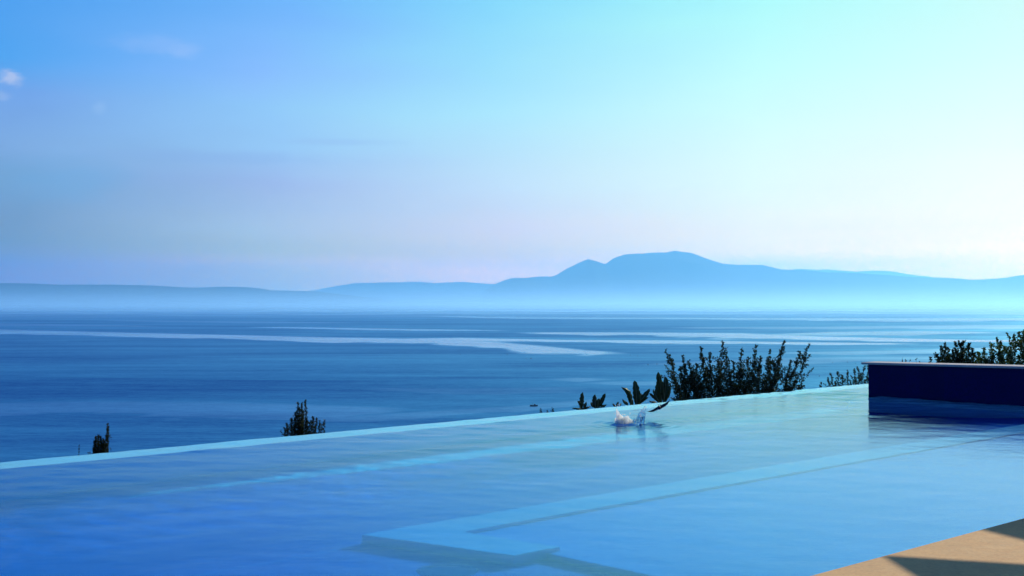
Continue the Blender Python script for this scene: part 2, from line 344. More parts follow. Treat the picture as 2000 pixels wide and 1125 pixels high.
ridge('hill_ridge', [(-900,560),(-500,545),(-200,550),(0,553),(70,554),(110,556),(150,556),(230,556),(300,558),(380,562),(430,560),(480,560),(505,563),(530,567),(580,568),(620,569),(660,574),(720,581),(760,586)],
      13500, 1500, 'low dark blue ridge along the left horizon', 5.2)
ridge('far_ridge', [(560,585),(610,568),(650,560),(690,553),(735,552.5),(780,551),(820,550),(850,553),(870,552),(900,551),(940,553),(980,555),(1040,560),(1120,572),(1180,590)],
      24000, 1800, 'pale low ridge in the middle of the horizon', 8.8)
ridge('far_plateau', [(1400,560),(1500,530),(1560,525),(1640,529),(1700,529),(1750,530),(1790,538),(1830,542),(1900,556),(1960,580)],
      31000, 1500, 'faint long ridge just showing behind the mountain shoulder', 6.1)

# ---------------------------------------------------------------- hillside under the pool and down to the shore
def ground_z(s, t):
    out_ = max(t - 8.6, 0); z = -1.35 - 0.36 * out_ - 0.00035 * out_ * out_
    if t <= 8.6:
        inside = (-13 < s < 19)
        z = -3.0 if inside and t > -14 else -0.25 + (0 if t > -14 else (-14 - t) * 0.12)
        if s >= 15.5 and t > -14: z = -1.1 + 0.02 * (s - 15.5) * 0 
    elif -13 < s < 15.2 and t < 9.0: z = -1.6
    z += 0.25 * mnoise.noise(Vector((s / 6, t / 6, 0))) * (1 if t > 12 or s > 22 or s < -20 or t < -20 else 0.15)
    return max(z, SEA - 0.6)
def build_ground():
    ss = [-420, -300, -200, -140, -90, -60, -40, -30, -22, -18, -15, -13.2, -12.8] + list(np.linspace(-10, 14, 13)) + [15.3, 15.7, 17, 19, 22, 26, 32, 40, 55, 80, 120, 180, 260, 360, 460]
    ts = [-300, -200, -120, -70, -40, -28, -20, -16, -14.2, -13.8, -8, -4, 0, 4, 8.5, 8.7, 8.95, 9.05, 9.6, 10.5, 12, 14, 17, 20, 25, 30, 38, 50, 65, 85, 110, 140, 170, 200, 240, 300]
    vs = [PT(s, t, ground_z(s, t)) for t in ts for s in ss]; n_ = len(ss)
    fs = [(j * n_ + i, j * n_ + i + 1, (j + 1) * n_ + i + 1, (j + 1) * n_ + i) for j in range(len(ts) - 1) for i in range(n_ - 1)]
    tag(mesh('hillside', vs, fs, M_ground), 'dry scrub hillside falling away below the pool', kind='structure')
build_ground()

# ---------------------------------------------------------------- pool
TE, LIP, SW = 8.20, 0.50, 11.92      # overflow edge, lip width, raised wall position
FLOOR = -1.9
pool = empty('infinity_pool', PT(2, 4, FLOOR)); tag(pool, 'blue mosaic infinity pool with a pale overflow edge above the sea', 'pool')
def part(name, polys, m, parent, bv=None):
    vs, fs = [], []
    for poly, z0, z1 in polys: prism(poly, z0, z1, vs, fs)
    o = mesh(name, vs, fs, m, parent)
    if bv: bevel(o, bv)
    return o
S0, S1 = -12.0, 14.9
def floor_z(t): q = min(1, max(0, (5.6 - t) / 2.6)); return FLOOR + 1.10 * q * q * (3 - 2 * q)
vs, fs = [], []
tt = [-0.15] + [2.9 + 0.15 * i for i in range(20)] + [TE - LIP]
for t in tt: vs += [PT(S0, t, floor_z(t)), PT(S1, t, floor_z(t))]
fs = [(2 * i, 2 * i + 1, 2 * i + 3, 2 * i + 2) for i in range(len(tt) - 1)]
p_floor = mesh('pool_floor', vs, fs, M_tile, pool, True)
sm_ = p_floor.modifiers.new('solid', 'SOLIDIFY'); sm_.thickness = 0.3; sm_.offset = -1
M_caustic = pool_tile('caustic_tint_mosaic', (0.03, 0.50, 0.88, 1), (0.06, 0.60, 0.95, 1), (0.1, 0.6, 0.9, 1))
p_band = part('painted_caustic_band', [([(-0.9, 7.12), (1.5, 6.86), (4.5, 6.62), (10.8, 6.35), (10.8, 7.0), (4.5, 7.15), (1.5, 7.2)], FLOOR + 0.004, FLOOR + 0.03)], M_caustic, p_floor)  # turquoise strip paints the bright caustic light along the sunlit floor
p_sides = part('side_wall', [(rect(S0 - 0.4, S0, -0.15, TE), FLOOR - 0.3, 0.05), (rect(S1, S1 + 0.4, -0.15, TE), FLOOR - 0.3, 0.05), (rect(S0 - 0.4, S1 + 0.4, -0.5, -0.155), FLOOR - 0.3, -0.04)], M_tile, pool)
p_edge = part('overflow_edge', [(rect(S0, S1, TE - LIP, TE), FLOOR - 0.3, -0.05)], M_rim, pool)
p_lip = part('edge_coping', [(rect(S0, S1, TE - LIP, TE), -0.049, -0.020)], M_lip, p_edge)
RIM = [(-0.89, 3.20), (-0.53, 1.95), (-0.12, 1.93), (-0.28, 2.78), (SW, 2.78), (SW, 3.20)]
p_rimb = part('low_wall', [(RIM, FLOOR, -0.53)], M_tile2, pool)
p_shal = part('shallow_floor', [([(-0.12, -0.15), (SW, -0.15), (SW, 2.78), (-0.28, 2.78)], FLOOR, -0.62)], M_tile2, pool)
p_rim = part('pale_rim', [(RIM, -0.529, -0.5)], M_rim, p_rimb)
vs, fs = [], []
cx, cy = -0.95, 2.15
for rr, zz in ((0.20, floor_z(0) + 0.004), (0.19, floor_z(0) + 0.02), (0.15, floor_z(0) + 0.02), (0.145, floor_z(0) + 0.006), (0.0, floor_z(0) + 0.006)):
    for q in range(40): vs.append(PT(cx + rr * math.cos(q * math.pi / 20), cy + rr * math.sin(q * math.pi / 20), zz))
for r_ in range(4):
    for q in range(40): fs.append((r_ * 40 + q, r_ * 40 + (q + 1) % 40, (r_ + 1) * 40 + (q + 1) % 40, (r_ + 1) * 40 + q))
p_drain = mesh('floor_drain', vs, fs, M_rim, pool)

p_added_step = part('added_pale_step', [(rect(SW - 1.0, SW - 0.05, -0.15, 6.6), FLOOR, -0.22)], M_lip, pool)  # added pale step, lightens the water in the shade of the raised wall
p_added_step.cycles.is_caustics_receiver = True
# raised wall
def ztop(s, t): return 0.492 + 0.018 * (6.84 - t)
rw = empty('raised_wall', PT(SW + 0.2, 3.4, 0)); tag(rw, 'raised navy mosaic wall with a thin pale stone cap at the pool end', 'wall')
p_wall = part('wall_face', [([(SW - 0.05, -0.15), (SW + 0.32, -0.15), (SW + 0.32, 6.84), (SW, 6.84)], FLOOR, ztop)], M_navy, rw)
p_cap = part('stone_cap', [(rect(SW - 0.06, SW + 0.40, -0.6, 6.94), 0.0, 0.1)], M_cap, rw)
for i, v in enumerate(p_cap.data.vertices):
    s_, t_ = (v.co - P0).dot(U), (v.co - P0).dot(V)
    v.co.z = ztop(s_, t_) + (0.002 if v.co.z < 0.05 else 0.037)
bevel(p_cap, 0.006)
# deck
vs, fs = [], []
k_ = -12.0
rr_ = random.Random(3)
while k_ < 24:
    prism(rect(k_ + 0.303, k_ + 3.297 + 0.6, -1.25, -0.15), -0.03, 0.06, vs, fs); k_ += 3.6
for row in range(9):
    k_ = -12.0 - (0.6 if row % 2 else 0)
    while k_ < 24:
        prism(rect(k_ + 0.003, k_ + 1.197, -1.256 - (row + 1) * 1.2, -1.262 - row * 1.2), -0.03, 0.06, vs, fs); k_ += 1.2
dk = mesh('deck', vs, fs, M_deck); bevel(dk, 0.012, 3); tag(dk, 'tan sandstone paving beside the pool', kind='structure')
dk2 = part('deck_bed', [(rect(-12.3, 24.2, -13.5, -0.5), -0.5, -0.031)], M_soil, None); tag(dk2, 'bedding under the paving', kind='structure')

# water body with real ripples
SPL = Vector((1.50, 15.62, 0))
def build_water():
    ds = 0.035
    sa = np.concatenate([np.arange(S0 + 0.005, -5.0, 0.12), np.arange(-5.0, 13.0, ds), np.arange(13.0, S1 - 0.005, 0.12), [S1 - 0.005]])
    ta = np.concatenate([np.arange(-0.148, TE, ds), [TE + 0.006]])
    SS, TT = np.meshgrid(sa, ta, indexing='ij')
    X = P0.x + U.x * SS + V.x * TT; Y = P0.y + U.y * SS + V.y * TT
    rg = np.random.RandomState(11); H = np.zeros_like(X)
    for i in range(46):
        lam = 0.16 * (1.0 / 0.16) ** rg.rand(); th = R(90 + rg.normal(0, 32)); kk = 2 * math.pi / lam
        slope = 0.0026 * rg.uniform(0.5, 1.3)
        env = 0.65 + 0.35 * np.sin(X * rg.uniform(0.3, 1.1) + Y * rg.uniform(0.3, 1.1) + rg.rand() * 6)
        H += slope / kk * env * np.sin(kk * (X * math.cos(th) + Y * math.sin(th)) + rg.rand() * 6.28)
    q = np.clip(TT / 7.5, 0, 1); H *= 0.5 + 1.8 * q * q
    # livelier water beside the raised wall
    H *= 1 + 3.2 * np.exp(-((SS - SW + 0.3) / 1.1) ** 2) * (SS < SW + 0.2)
    for (cx_, cy_, A, r0, wd, lam) in ((1.42, 15.62, 0.020, 0.12, 0.09, 0.22), (1.78, 15.62, 0.014, 0.11, 0.08, 0.2), (1.55, 15.6, 0.0045, 0.40, 0.25, 0.16)):
        r = np.sqrt((X - cx_) ** 2 + (Y - cy_) ** 2)
        H += A * np.cos(2 * math.pi * (r - r0) / lam) * np.exp(-((r - r0) / wd) ** 2)
    edge = np.clip((TE - TT) / 0.03, 0, 1)
    top = H - 0.014 * (1 - edge) ** 2
    ns, nt = X.shape
    vs = np.stack([X.ravel(), Y.ravel(), top.ravel()], 1).tolist()
    idx = np.arange(ns * nt).reshape(ns, nt)
    fs = np.stack([idx[:-1, :-1], idx[1:, :-1], idx[1:, 1:], idx[:-1, 1:]], -1).reshape(-1, 4).tolist()
    ring = list(idx[:, 0]) + list(idx[-1, 1:]) + list(idx[-2::-1, -1]) + list(idx[0, -2:0:-1])
    b = len(vs)
    for q in ring: vs.append([vs[q][0], vs[q][1], FLOOR - 0.02])
    m_ = len(ring)
    for q in range(m_): fs.append([int(ring[q]), b + q, b + (q + 1) % m_, int(ring[(q + 1) % m_])])
    fs.append([b + q for q in range(m_)][::-1])
    o = mesh('pool_water', vs, fs, M_water, smooth=True)
    for i in range(len(fs) - m_ - 1, len(fs)): o.data.polygons[i].use_smooth = False
    tag(o, 'clear blue rippled pool water', kind='structure')
    return o
wt = build_water()
for o in (wt,):
    o.cycles.is_caustics_caster = True
for o in (p_floor, p_band, p_sides, p_lip, p_edge, p_rim, p_rimb, p_shal, p_wall): o.cycles.is_caustics_receiver = True

# ---------------------------------------------------------------- plants
def tube(vs, fs, pts, radii, n=5):
    b = len(vs)
    for i, p in enumerate(pts):
        d = (pts[min(i + 1, len(pts) - 1)] - pts[max(i - 1, 0)]).normalized()
        a = d.orthogonal().normalized(); c = d.cross(a)
        for q in range(n):
            an = q * 2 * math.pi / n; vs.append(p + (a * math.cos(an) + c * math.sin(an)) * radii[i])
    for i in range(len(pts) - 1):
        for q in range(n):
            fs.append((b + i * n + q, b + i * n + (q + 1) % n, b + (i + 1) * n + (q + 1) % n, b + (i + 1) * n + q))
    fs.append(tuple(b + q for q in range(n))[::-1]); fs.append(tuple(b + (len(pts) - 1) * n + q for q in range(n)))
def leaf(vs, fs, tones, p, d, L, W, rnd, curl=0.25):
    d = d.normalized(); up = Vector((rnd.uniform(-1, 1), rnd.uniform(-1, 1), rnd.uniform(-0.3, 1)))
    sd_ = d.cross(up)
    if sd_.length < 1e-3: sd_ = d.orthogonal()
    sd_.normalize(); nn = sd_.cross(d)
    b = len(vs)
    vs += [p, p + d * L * .45 + sd_ * W * .5 + nn * L * .08, p + d * L * 0.5 - nn * L * .02, p + d * L * .45 - sd_ * W * .5 + nn * L * .08, p + d * L - nn * L * curl * rnd.random()]
    fs += [(b, b + 1, b + 2), (b, b + 2, b + 3), (b + 1, b + 4, b + 2), (b + 2, b + 4, b + 3)]
    tones += [rnd.random()] * 5
def bez(a, b, c, u): return a * (1 - u) ** 2 + b * 2 * u * (1 - u) + c * u * u
def leafmesh(name, vs, fs, tones, m, parent):
    o = mesh(name, vs, fs, m, parent)
    at = o.data.attributes.new('tone', 'FLOAT', 'POINT'); at.data.foreach_set('value', tones)
    return o
def shrub(name, label, cat, Z, bx, tips, gz, seed, L=0.05, W=0.022, depth=0.45, twigs=10, per=11, tw=0.17, spread=0.25, m=None, start=0.3, up=0.25, basew=0.12, stemr=0.010, group=None, side=0):
    rnd = random.Random(seed); base = PX(bx, YH, Z); gz = ground_z((base - P0).dot(U), (base - P0).dot(V)) - 0.03; base.z = gz
    root = empty(name, base); tag(root, label, cat, group)
    vs, fs, tones, sv, sf = [], [], [], [], []
    for tp in tips:
        x, y = tp[0], tp[1]; dens = tp[2] if len(tp) > 2 else 1.0; tl = tp[3] if len(tp) > 3 else 1.0
        zz = Z + rnd.uniform(-depth, depth) * 0.8; tip = PX(x, y, zz)
        b0 = base + Vector((rnd.uniform(-basew, basew) + (tip.x - base.x) * spread, rnd.uniform(-.1, .1), 0))
        mid = b0.lerp(tip, 0.55); mid.x = b0.x + (tip.x - b0.x) * rnd.uniform(0.30, 0.5); mid.z += up * 0.3
        H = (tip - b0).length; n_ = max(6, int(H / 0.12))
        pts = [bez(b0, mid, tip, q / n_) + Vector((rnd.gauss(0, .006), rnd.gauss(0, .006), 0)) for q in range(n_ + 1)]
        tube(sv, sf, pts, [stemr * (1 - 0.8 * q / n_) for q in range(n_ + 1)])
        nt_ = int(twigs * dens * H * (1 - start) * 2.2)
        for k in range(nt_):
            uv = ((k + rnd.random()) / nt_) ** 0.85; u = start + (1 - start) * uv
            p = bez(b0, mid, tip, u); ax = (bez(b0, mid, tip, min(u + .03, 1.0)) - bez(b0, mid, tip, u - .03)).normalized()
            rd = Vector((rnd.gauss(0, 1), rnd.gauss(0, 1), rnd.gauss(0, .5))).normalized()
            d = (ax * 0.7 + rd * 0.9 + Vector((0, 0, 0.35))).normalized()
            l = tw * tl * rnd.uniform(0.5, 1.1) * (1.25 - 1.05 * uv)
            tube(sv, sf, [p, p + d * l * .55 + Vector((0, 0, .004)), p + d * l], [.003, .0022, .001], 3)
            for j in range(per):
                v = (j + rnd.random()) / per; q_ = p + d * l * v
                ld = (d * 0.6 + Vector((rnd.gauss(0, 1), rnd.gauss(0, 1), rnd.gauss(0, 1))).normalized() * 0.9).normalized()
                zz_ = 1.1 - 0.4 * uv; leaf(vs, fs, tones, q_, ld, zz_ * L * rnd.uniform(.6, 1.15), zz_ * W * rnd.uniform(.7, 1.2), rnd)
        for k in range(side):                # side branches
            uv = rnd.uniform(0.05, 0.75); u = start + (1 - start) * uv
            p = bez(b0, mid, tip, u); ax = (tip - mid).normalized(); bl = H * (1 - start) * rnd.uniform(.28, .7) * (1.05 - uv) * tl
            d = (ax * .8 + Vector((rnd.gauss(0, .8), rnd.gauss(0, .7), rnd.uniform(0, .3)))).normalized()
            q1 = p + d * bl * .5 + Vector((0, 0, bl * .08)); q2 = p + d * bl + Vector((0, 0, bl * rnd.uniform(-.02, .22)))
            tube(sv, sf, [p, q1, q2], [.004, .003, .0015], 4)
            for j in range(int(per * 1.6 + bl * 55)):
                v = ((j + rnd.random()) / (per * 1.6 + bl * 55)) ** 0.8; q_ = bez(p, q1, q2, v) + Vector((rnd.gauss(0, 1), rnd.gauss(0, 1), rnd.gauss(0, 1))) * .022 * (1.2 - v)
                leaf(vs, fs, tones, q_, d * .5 + Vector((rnd.gauss(0, 1), rnd.gauss(0, 1), rnd.gauss(0, 1))).normalized() * .9, L * rnd.uniform(.5, 1.05), W * rnd.uniform(.6, 1.1), rnd)
        for j in range(int(per * 0.9)):      # leaves at the tip
            q_ = bez(b0, mid, tip, rnd.uniform(0.93, 1.0)); ax = (tip - mid).normalized()
            leaf(vs, fs, tones, q_, (ax + Vector((rnd.gauss(0, .6), rnd.gauss(0, .6), rnd.gauss(0, .4)))), L * rnd.uniform(.6, 1.1), W, rnd)
    leafmesh('foliage', vs, fs, tones, m or M_leaf, root)
    mesh('stems', sv, sf, M_wood, root)
    return root

rb = random.Random(21)
big = [(1300, 685, .55, .8), (1308, 694, .4, .7), (1333, 694, 1.0, .7), (1344, 706), (1368, 678, .9, .7), (1386, 691, .9, .7), (1412, 668, .85, .8), (1418, 690, 1, .8), (1449, 682, .8, .7), (1476, 675, .9, .7),
       (1486, 696, .9, .7), (1503, 684, .7, .8), (1532, 667, 1, .7), (1526, 690, .9, .8), (1580, 673, .75, .7), (1562, 690, .7, .7), (1545, 705, .8, .7), (1570, 738, .35, .6), (1555, 742, .6, .7), (1402, 704), (1432, 707), (1462, 700), (1360, 712),
       (1328, 722), (1350, 728), (1380, 718), (1400, 735), (1425, 728), (1448, 726), (1475, 722), (1505, 720), (1520, 732), (1538, 752, .7), (1318, 742), (1335, 752), (1490, 745), (1440, 755), (1370, 755), (1410, 765), (1470, 768), (1510, 762), (1325, 768)]
shrub('leafy_shrub', 'widest dark leafy shrub with upright sprays behind the overflow edge, right of centre', 'shrub', 28.0, 1430, big, -1.75, 5, L=0.064, W=0.033, twigs=11, per=12, tw=0.28, side=9, spread=0.42, start=0.62, basew=0.3, depth=0.5)
shrub('leafy_shrub', 'small dark shrub behind the pool edge tucked against the end of the navy wall', 'shrub', 26.5, 1655, [(1603, 748, .6), (1617, 738), (1622, 730), (1636, 727), (1645, 735), (1655, 724), (1668, 720, 1, .8), (1680, 730), (1688, 716), (1697, 712), (1705, 720), (1630, 746), (1660, 744), (1690, 742)], -1.6, 9, L=0.05, W=0.027, twigs=12, per=10, tw=0.15, side=4, spread=0.75, start=0.5, basew=0.2)
shrub('dense_shrub', 'rounded dense dark shrub rising above the navy wall, left of the greener one', 'shrub', 23.6, 1870, [(1828, 690, .7), (1838, 678), (1846, 672), (1852, 680), (1866, 668), (1874, 667), (1882, 667), (1892, 672), (1899, 682), (1903, 690), (1818, 700, .6), (1835, 698), (1860, 685), (1880, 690), (1870, 700), (1850, 700), (1908, 698), (1890, 703)], -1.1, 12, L=0.055, W=0.03, twigs=14, per=12, tw=0.17, side=5, spread=0.8, start=0.5, basew=0.25)
shrub('green_shrub', 'lighter green shrub above the navy wall reaching out of the right edge', 'shrub', 23.0, 1975, [(1912, 690), (1922, 682), (1935, 676), (1948, 660, .7), (1955, 668), (1968, 652, .6), (1980, 655, .8), (1990, 650), (2000, 646), (2012, 644), (2030, 642), (2050, 650), (2070, 665), (2095, 680), (1940, 690), (1965, 680), (1985, 672), (2005, 668), (2030, 670), (1955, 700), (1990, 695), (2020, 695), (2060, 695), (1925, 702), (1975, 705)], -1.1, 15, L=0.065, W=0.035, twigs=9, per=10, tw=0.18, side=5, spread=0.85, start=0.48, basew=0.3, m=M_leafl)
shrub('wispy_sprig', 'few thin leafy twig tips just showing above the left half of the navy wall cap', 'plant', 24.0, 1775, [(1762, 700, .4, .6), (1769, 703, .5, .6), (1777, 704, .4, .6), (1789, 701, .35, .5), (1796, 706, .3, .5)], -1.1, 17, L=0.045, W=0.016, twigs=12, per=7, tw=0.09, spread=0.9, start=0.7)
shrub('spiky_shrub', 'small spiky shrub with two side tufts, alone at the overflow edge left of centre', 'shrub', 17.6, 585,
      [(597, 783, 1, .6), (590, 788, 1, .6), (582, 786, .9, .6), (585, 797, 1.3, .8), (577, 806, 1.2, .8), (592, 803, 1.3, .8), (570, 818, 1.2), (598, 818, 1.2), (584, 820, 1.3), (561, 828, 1, .8), (557, 836, .9, .8), (575, 832, 1.3), (590, 832, 1.3), (604, 826, 1), (612, 814, .8, .5), (608, 822, .8, .6), (618, 818, .7, .5), (624, 823, .7, .5), (634, 822, .6, .5), (628, 831, .7, .6), (615, 834, 1, .6)],
      -1.7, 23, L=0.042, W=0.011, twigs=26, per=13, tw=0.11, side=4, spread=0.8, start=0.55, m=M_brown, depth=0.15, basew=0.06, stemr=0.006)
shrub('cone_shrub', 'tiny cone shaped shrub with one tall bent seed stalk at the far left', 'shrub', 15.2, 196,
      [(188, 853, 1.2), (193, 851, 1.3), (198, 853, 1.3), (203, 858, 1.2), (186, 862, 1.2), (200, 866, 1.4), (192, 868, 1.4), (206, 868, 1), (184, 872, 1.1), (208, 846, .25, .35), (211, 827, .8, .22), (212, 832, .6, .2)],
      -1.6, 29, L=0.035, W=0.010, twigs=34, per=13, tw=0.085, side=3, spread=0.85, start=0.6, m=M_brown, depth=0.08, basew=0.04, stemr=0.006)
shrub('dry_sprig', 'single thin dry sprig poking over the pool edge at the far left', 'plant', 15.2, 155, [(155, 868, .8, .5), (154.5, 873, 1, .5)], -1.6, 31, L=0.02, W=0.008, twigs=14, per=6, tw=0.03, spread=1, start=0.8, m=M_brown, depth=0.02, basew=0.01, stemr=0.004)
shrub('dry_sprig', 'shortest dry sprig, just right of the tiny cone shrub', 'plant', 15.2, 216, [(216, 873, .8, .4), (217, 877, .8, .4)], -1.6, 33, L=0.018, W=0.007, twigs=12, per=5, tw=0.025, spread=1, start=0.85, m=M_brown, depth=0.02, basew=0.01, stemr=0.003)
for i, (x, y, lb, yy) in enumerate([(1055.5, 797, 'left-hand of the tiny dark plant tips below the boat', 0), (1068, 801, 'lowest of the tiny dark plant tips right of the boat', 1), (1079, 796.5, 'right-hand and thickest of the tiny plant tips near the boat', 2)]):
    shrub('plant_tip', lb, 'plant', 20.0, x, [(x, y, 1, .5), (x + 1.5, y + 2, 1, .5), (x - 1.2, y + 4, .8, .5), (x + 2.6, y + 5, .8, .5)], -1.7, 40 + i, L=0.028, W=0.014, twigs=12, per=5, tw=0.035, spread=1, start=0.84, m=M_leaf, depth=0.03, basew=0.01, stemr=0.004)

def broad(name, label, Z, bx, gz, leaves, seed):
    rnd = random.Random(seed); base = PX(bx, YH, Z); gz = ground_z((base - P0).dot(U), (base - P0).dot(V)) - 0.03; base.z = gz
    root = empty(name, base); tag(root, label, 'plant')
    sv, sf = [], []
    for (x0_, y0_, xm, ym, x1_, y1_, wpx) in leaves:
        dz = rnd.uniform(-.15, .15); a, b, c = PX(x0_, y0_, Z + dz), PX(xm, ym, Z + dz - .05), PX(x1_, y1_, Z + dz + rnd.uniform(-.1, .1))
        Wd = wpx / F * Z; n_ = 14; vs, fs, tones = [], [], []
        side = Vector((1, rnd.uniform(-.6, .6), rnd.uniform(-.1, .1))).normalized(); tn = rnd.random()
        yaw = rnd.uniform(-1, 1)
        for i in range(n_ + 1):
            u = i / n_; p = bez(a, b, c, u); t_ = (bez(a, b, c, min(u + .02, 1)) - bez(a, b, c, max(u - .02, 0))).normalized()
            s_ = (side - t_ * side.dot(t_)).normalized(); nn = t_.cross(s_)
            wd = Wd * .5 * min(1, .3 + u * 2.2) * math.sqrt(max(0.0, 1 - u ** 3.5)) * (1 + 0.14 * math.sin(i * 2.3 + seed))
            for k, q in enumerate((-1, -.5, 0, .5, 1)):
                vs.append(p + s_ * wd * q + nn * (abs(q) * wd * 0.55 + 0.008 * math.sin(i * 1.9 + q * 3)))
                tones.append(min(1, max(0, tn * .6 + .2 + .2 * math.sin(i * 1.7) + .1 * q)))
        for i in range(n_):
            for k in range(4): fs.append((i * 5 + k, i * 5 + k + 1, (i + 1) * 5 + k + 1, (i + 1) * 5 + k))
        lo = leafmesh('leaf', vs, fs, tones, M_broad, root); lo.data.polygons.foreach_set('use_smooth', [True] * len(lo.data.polygons))
        sm_ = lo.modifiers.new('solid', 'SOLIDIFY'); sm_.thickness = 0.003
        rv, rf = [], []
        tube(rv, rf, [bez(a, b, c, q / 8) + Vector((0, -0.006, 0)) for q in range(9)], [.0055 * (1 - q / 9) + .001 for q in range(9)], 5)
        r_ = mesh('midrib', rv, rf, M_rib, lo); lo.matrix_world
        tube(sv, sf, [base + Vector((rnd.uniform(-.05, .05), rnd.uniform(-.05, .05), 0)), base.lerp(a, .6) + Vector((0, 0, .1)), a + (b - a) * .03], [.012, .009, .006], 6)
    mesh('stems', sv, sf, M_wood, root)
broad('broad_leaf_plant', 'broad-leaved plant with one upright and two arching paddle leaves behind the splash', 21.6, 1240, -1.6,
      [(1243, 792, 1245, 770, 1239, 743, 15), (1232, 792, 1236, 762, 1214, 756, 12), (1246, 790, 1256, 776, 1269, 759, 11), (1250, 788, 1258, 784, 1266, 776, 8), (1226, 792, 1222, 786, 1216, 780, 7), (1236, 792, 1232, 780, 1226, 768, 9), (1250, 790, 1250, 776, 1252, 768, 9), (1240, 792, 1248, 788, 1258, 789, 8)], 3)
broad('broad_leaf_plant', 'tall twin-headed broad-leaved plant touching the left flank of the wide shrub', 23.2, 1291, -1.6,
      [(1291, 786, 1292, 755, 1285, 726, 14), (1296, 786, 1301, 755, 1299, 735, 13), (1290, 784, 1284, 765, 1284, 748, 12), (1297, 784, 1297, 770, 1294, 745, 12), (1286, 786, 1276, 778, 1268, 768, 9), (1300, 784, 1308, 770, 1309, 752, 10), (1284, 788, 1276, 784, 1268, 783, 8), (1288, 787, 1282, 776, 1276, 760, 8)], 7)
broad('broad_leaf_plant', 'lone small paddle-leaved plant, farthest left of the broad-leaved ones', 20.3, 1136, -1.6,
      [(1136, 800, 1138, 785, 1138, 766, 11), (1138, 800, 1145, 793, 1153, 794, 7), (1134, 801, 1128, 795, 1118, 797, 7), (1136, 801, 1133, 790, 1128, 783, 7), (1140, 800, 1143, 790, 1145, 785, 6)], 11)
broad('broad_leaf_plant', 'low V-shaped broad-leaved plant between the lone paddle leaf and the splash', 20.3, 1166, -1.6,
      [(1164, 798, 1161, 785, 1162, 770, 11), (1168, 797, 1176, 785, 1182, 768, 9), (1167, 798, 1168, 786, 1170, 778, 10), (1163, 798, 1157, 792, 1154, 785, 7), (1172, 797, 1178, 792, 1184, 790, 6)], 13)
broad('broad_leaf_plant', 'tiny leaf tips right behind the white splash', 20.5, 1204, -1.6,
      [(1203, 795, 1201, 791, 1197, 788, 5), (1205, 795, 1206, 789, 1208, 785, 5), (1207, 795, 1210, 790, 1213, 788, 4)], 17)

# ---------------------------------------------------------------- shade sails on posts (beyond the right edge; they throw the shade on the paving)
M_cloth = plain('cream_canvas', (0.62, 0.58, 0.50, 1), 0.85, 0.1); M_steel = plain('grey_post', (0.18, 0.18, 0.19, 1), 0.4, 0.5)
def sail(label, pts, seed):
    c_ = sum(pts, Vector()) / len(pts); root = empty('shade_sail', Vector((c_.x, c_.y, 0.06))); tag(root, label, 'shade sail', 'shade sails over the paving')
    n_ = 12; vs, fs = [], []
    a, b, c, d = pts
    for i in range(n_ + 1):
        for j in range(n_ + 1):
            u, v = i / n_, j / n_; p = a.lerp(b, u).lerp(d.lerp(c, u), v)
            p = p + Vector((0, 0, -0.35 * math.sin(math.pi * u) * math.sin(math.pi * v))) ; vs.append(p)
    for i in range(n_):
        for j in range(n_): fs.append((i * (n_ + 1) + j, (i + 1) * (n_ + 1) + j, (i + 1) * (n_ + 1) + j + 1, i * (n_ + 1) + j + 1))
    cl = mesh('canvas', vs, fs, M_cloth, root, True); s_ = cl.modifiers.new('solid', 'SOLIDIFY'); s_.thickness = 0.006
    for p in (b, c, d):
        pv_, pf_ = [], []; tube(pv_, pf_, [Vector((p.x, p.y, 0.055)), p + Vector((0, 0, .06))], [.04, .035], 12); mesh('post', pv_, pf_, M_steel, root)
sh = Vector((sd.x / sd.z, sd.y / sd.z, 0))
def up_(x, y, h):                     # the point at height h whose shadow falls at photo pixel x, y of the paving
    Z = F * (HE - 0.06) / (y - YH); return Vector(((x - 1000) / F * Z, Z, 0.06)) + sh * (h - 0.06) + Vector((0, 0, h - 0.06))
A = up_(1722, 1084, 2.5); B = up_(2000, 1101, 2.5); Cc = up_(1790, 1127, 2.5)
d1 = (B - A).normalized(); d2 = (Cc - A).normalized()
sail('cream sail whose corner shades the paving at the lower right', [A, A + d1 * 3.2, A + d1 * 3.0 + d2 * 3.4, A + d2 * 3.0], 1)
A2 = up_(1880, 1026, 3.2); B2 = up_(2010, 1058, 3.2); e1 = (B2 - A2).normalized(); e2 = Vector((0.75, 0.66, 0)).normalized()
sail('second cream sail farther along the deck', [A2 + e2 * 0.0 + e1 * -0.3, A2 + e1 * 2.6, A2 + e1 * 2.6 + e2 * 3.0, A2 + e2 * 3.0 - e1 * 0.3], 2)

# ---------------------------------------------------------------- swallow skimming the pool
def loft(vs, fs, rings):
    b = len(vs); n_ = len(rings[0])
    for r_ in rings: vs += r_
    for i in range(len(rings) - 1):
        for q in range(n_): fs.append((b + i * n_ + q, b + i * n_ + (q + 1) % n_, b + (i + 1) * n_ + (q + 1) % n_, b + (i + 1) * n_ + q))
    fs.append(tuple(b + q for q in range(n_))[::-1]); fs.append(tuple(b + (len(rings) - 1) * n_ + q for q in range(n_)))
M_bird = plain('blue_black_feathers', (0.004, 0.005, 0.012, 1), 0.5, 0.3, (0.012, 0.012, 0.02, 1), 60)
M_belly = plain('pale_belly_feathers', (0.35, 0.33, 0.28, 1), 0.8, 0.1)
BZ = 16.06; bc = PX(1288, 796, BZ)
vs, fs = [], []
ax = Vector((-0.25, -0.90, 0.10)).normalized()            # heading towards the viewer and a little left
bx_ = Vector((0.82, -0.25, 0.42)).normalized(); bx_ = (bx_ - ax * bx_.dot(ax)).normalized(); bn = ax.cross(bx_) * -1
if bn.z < 0: bn = -bn
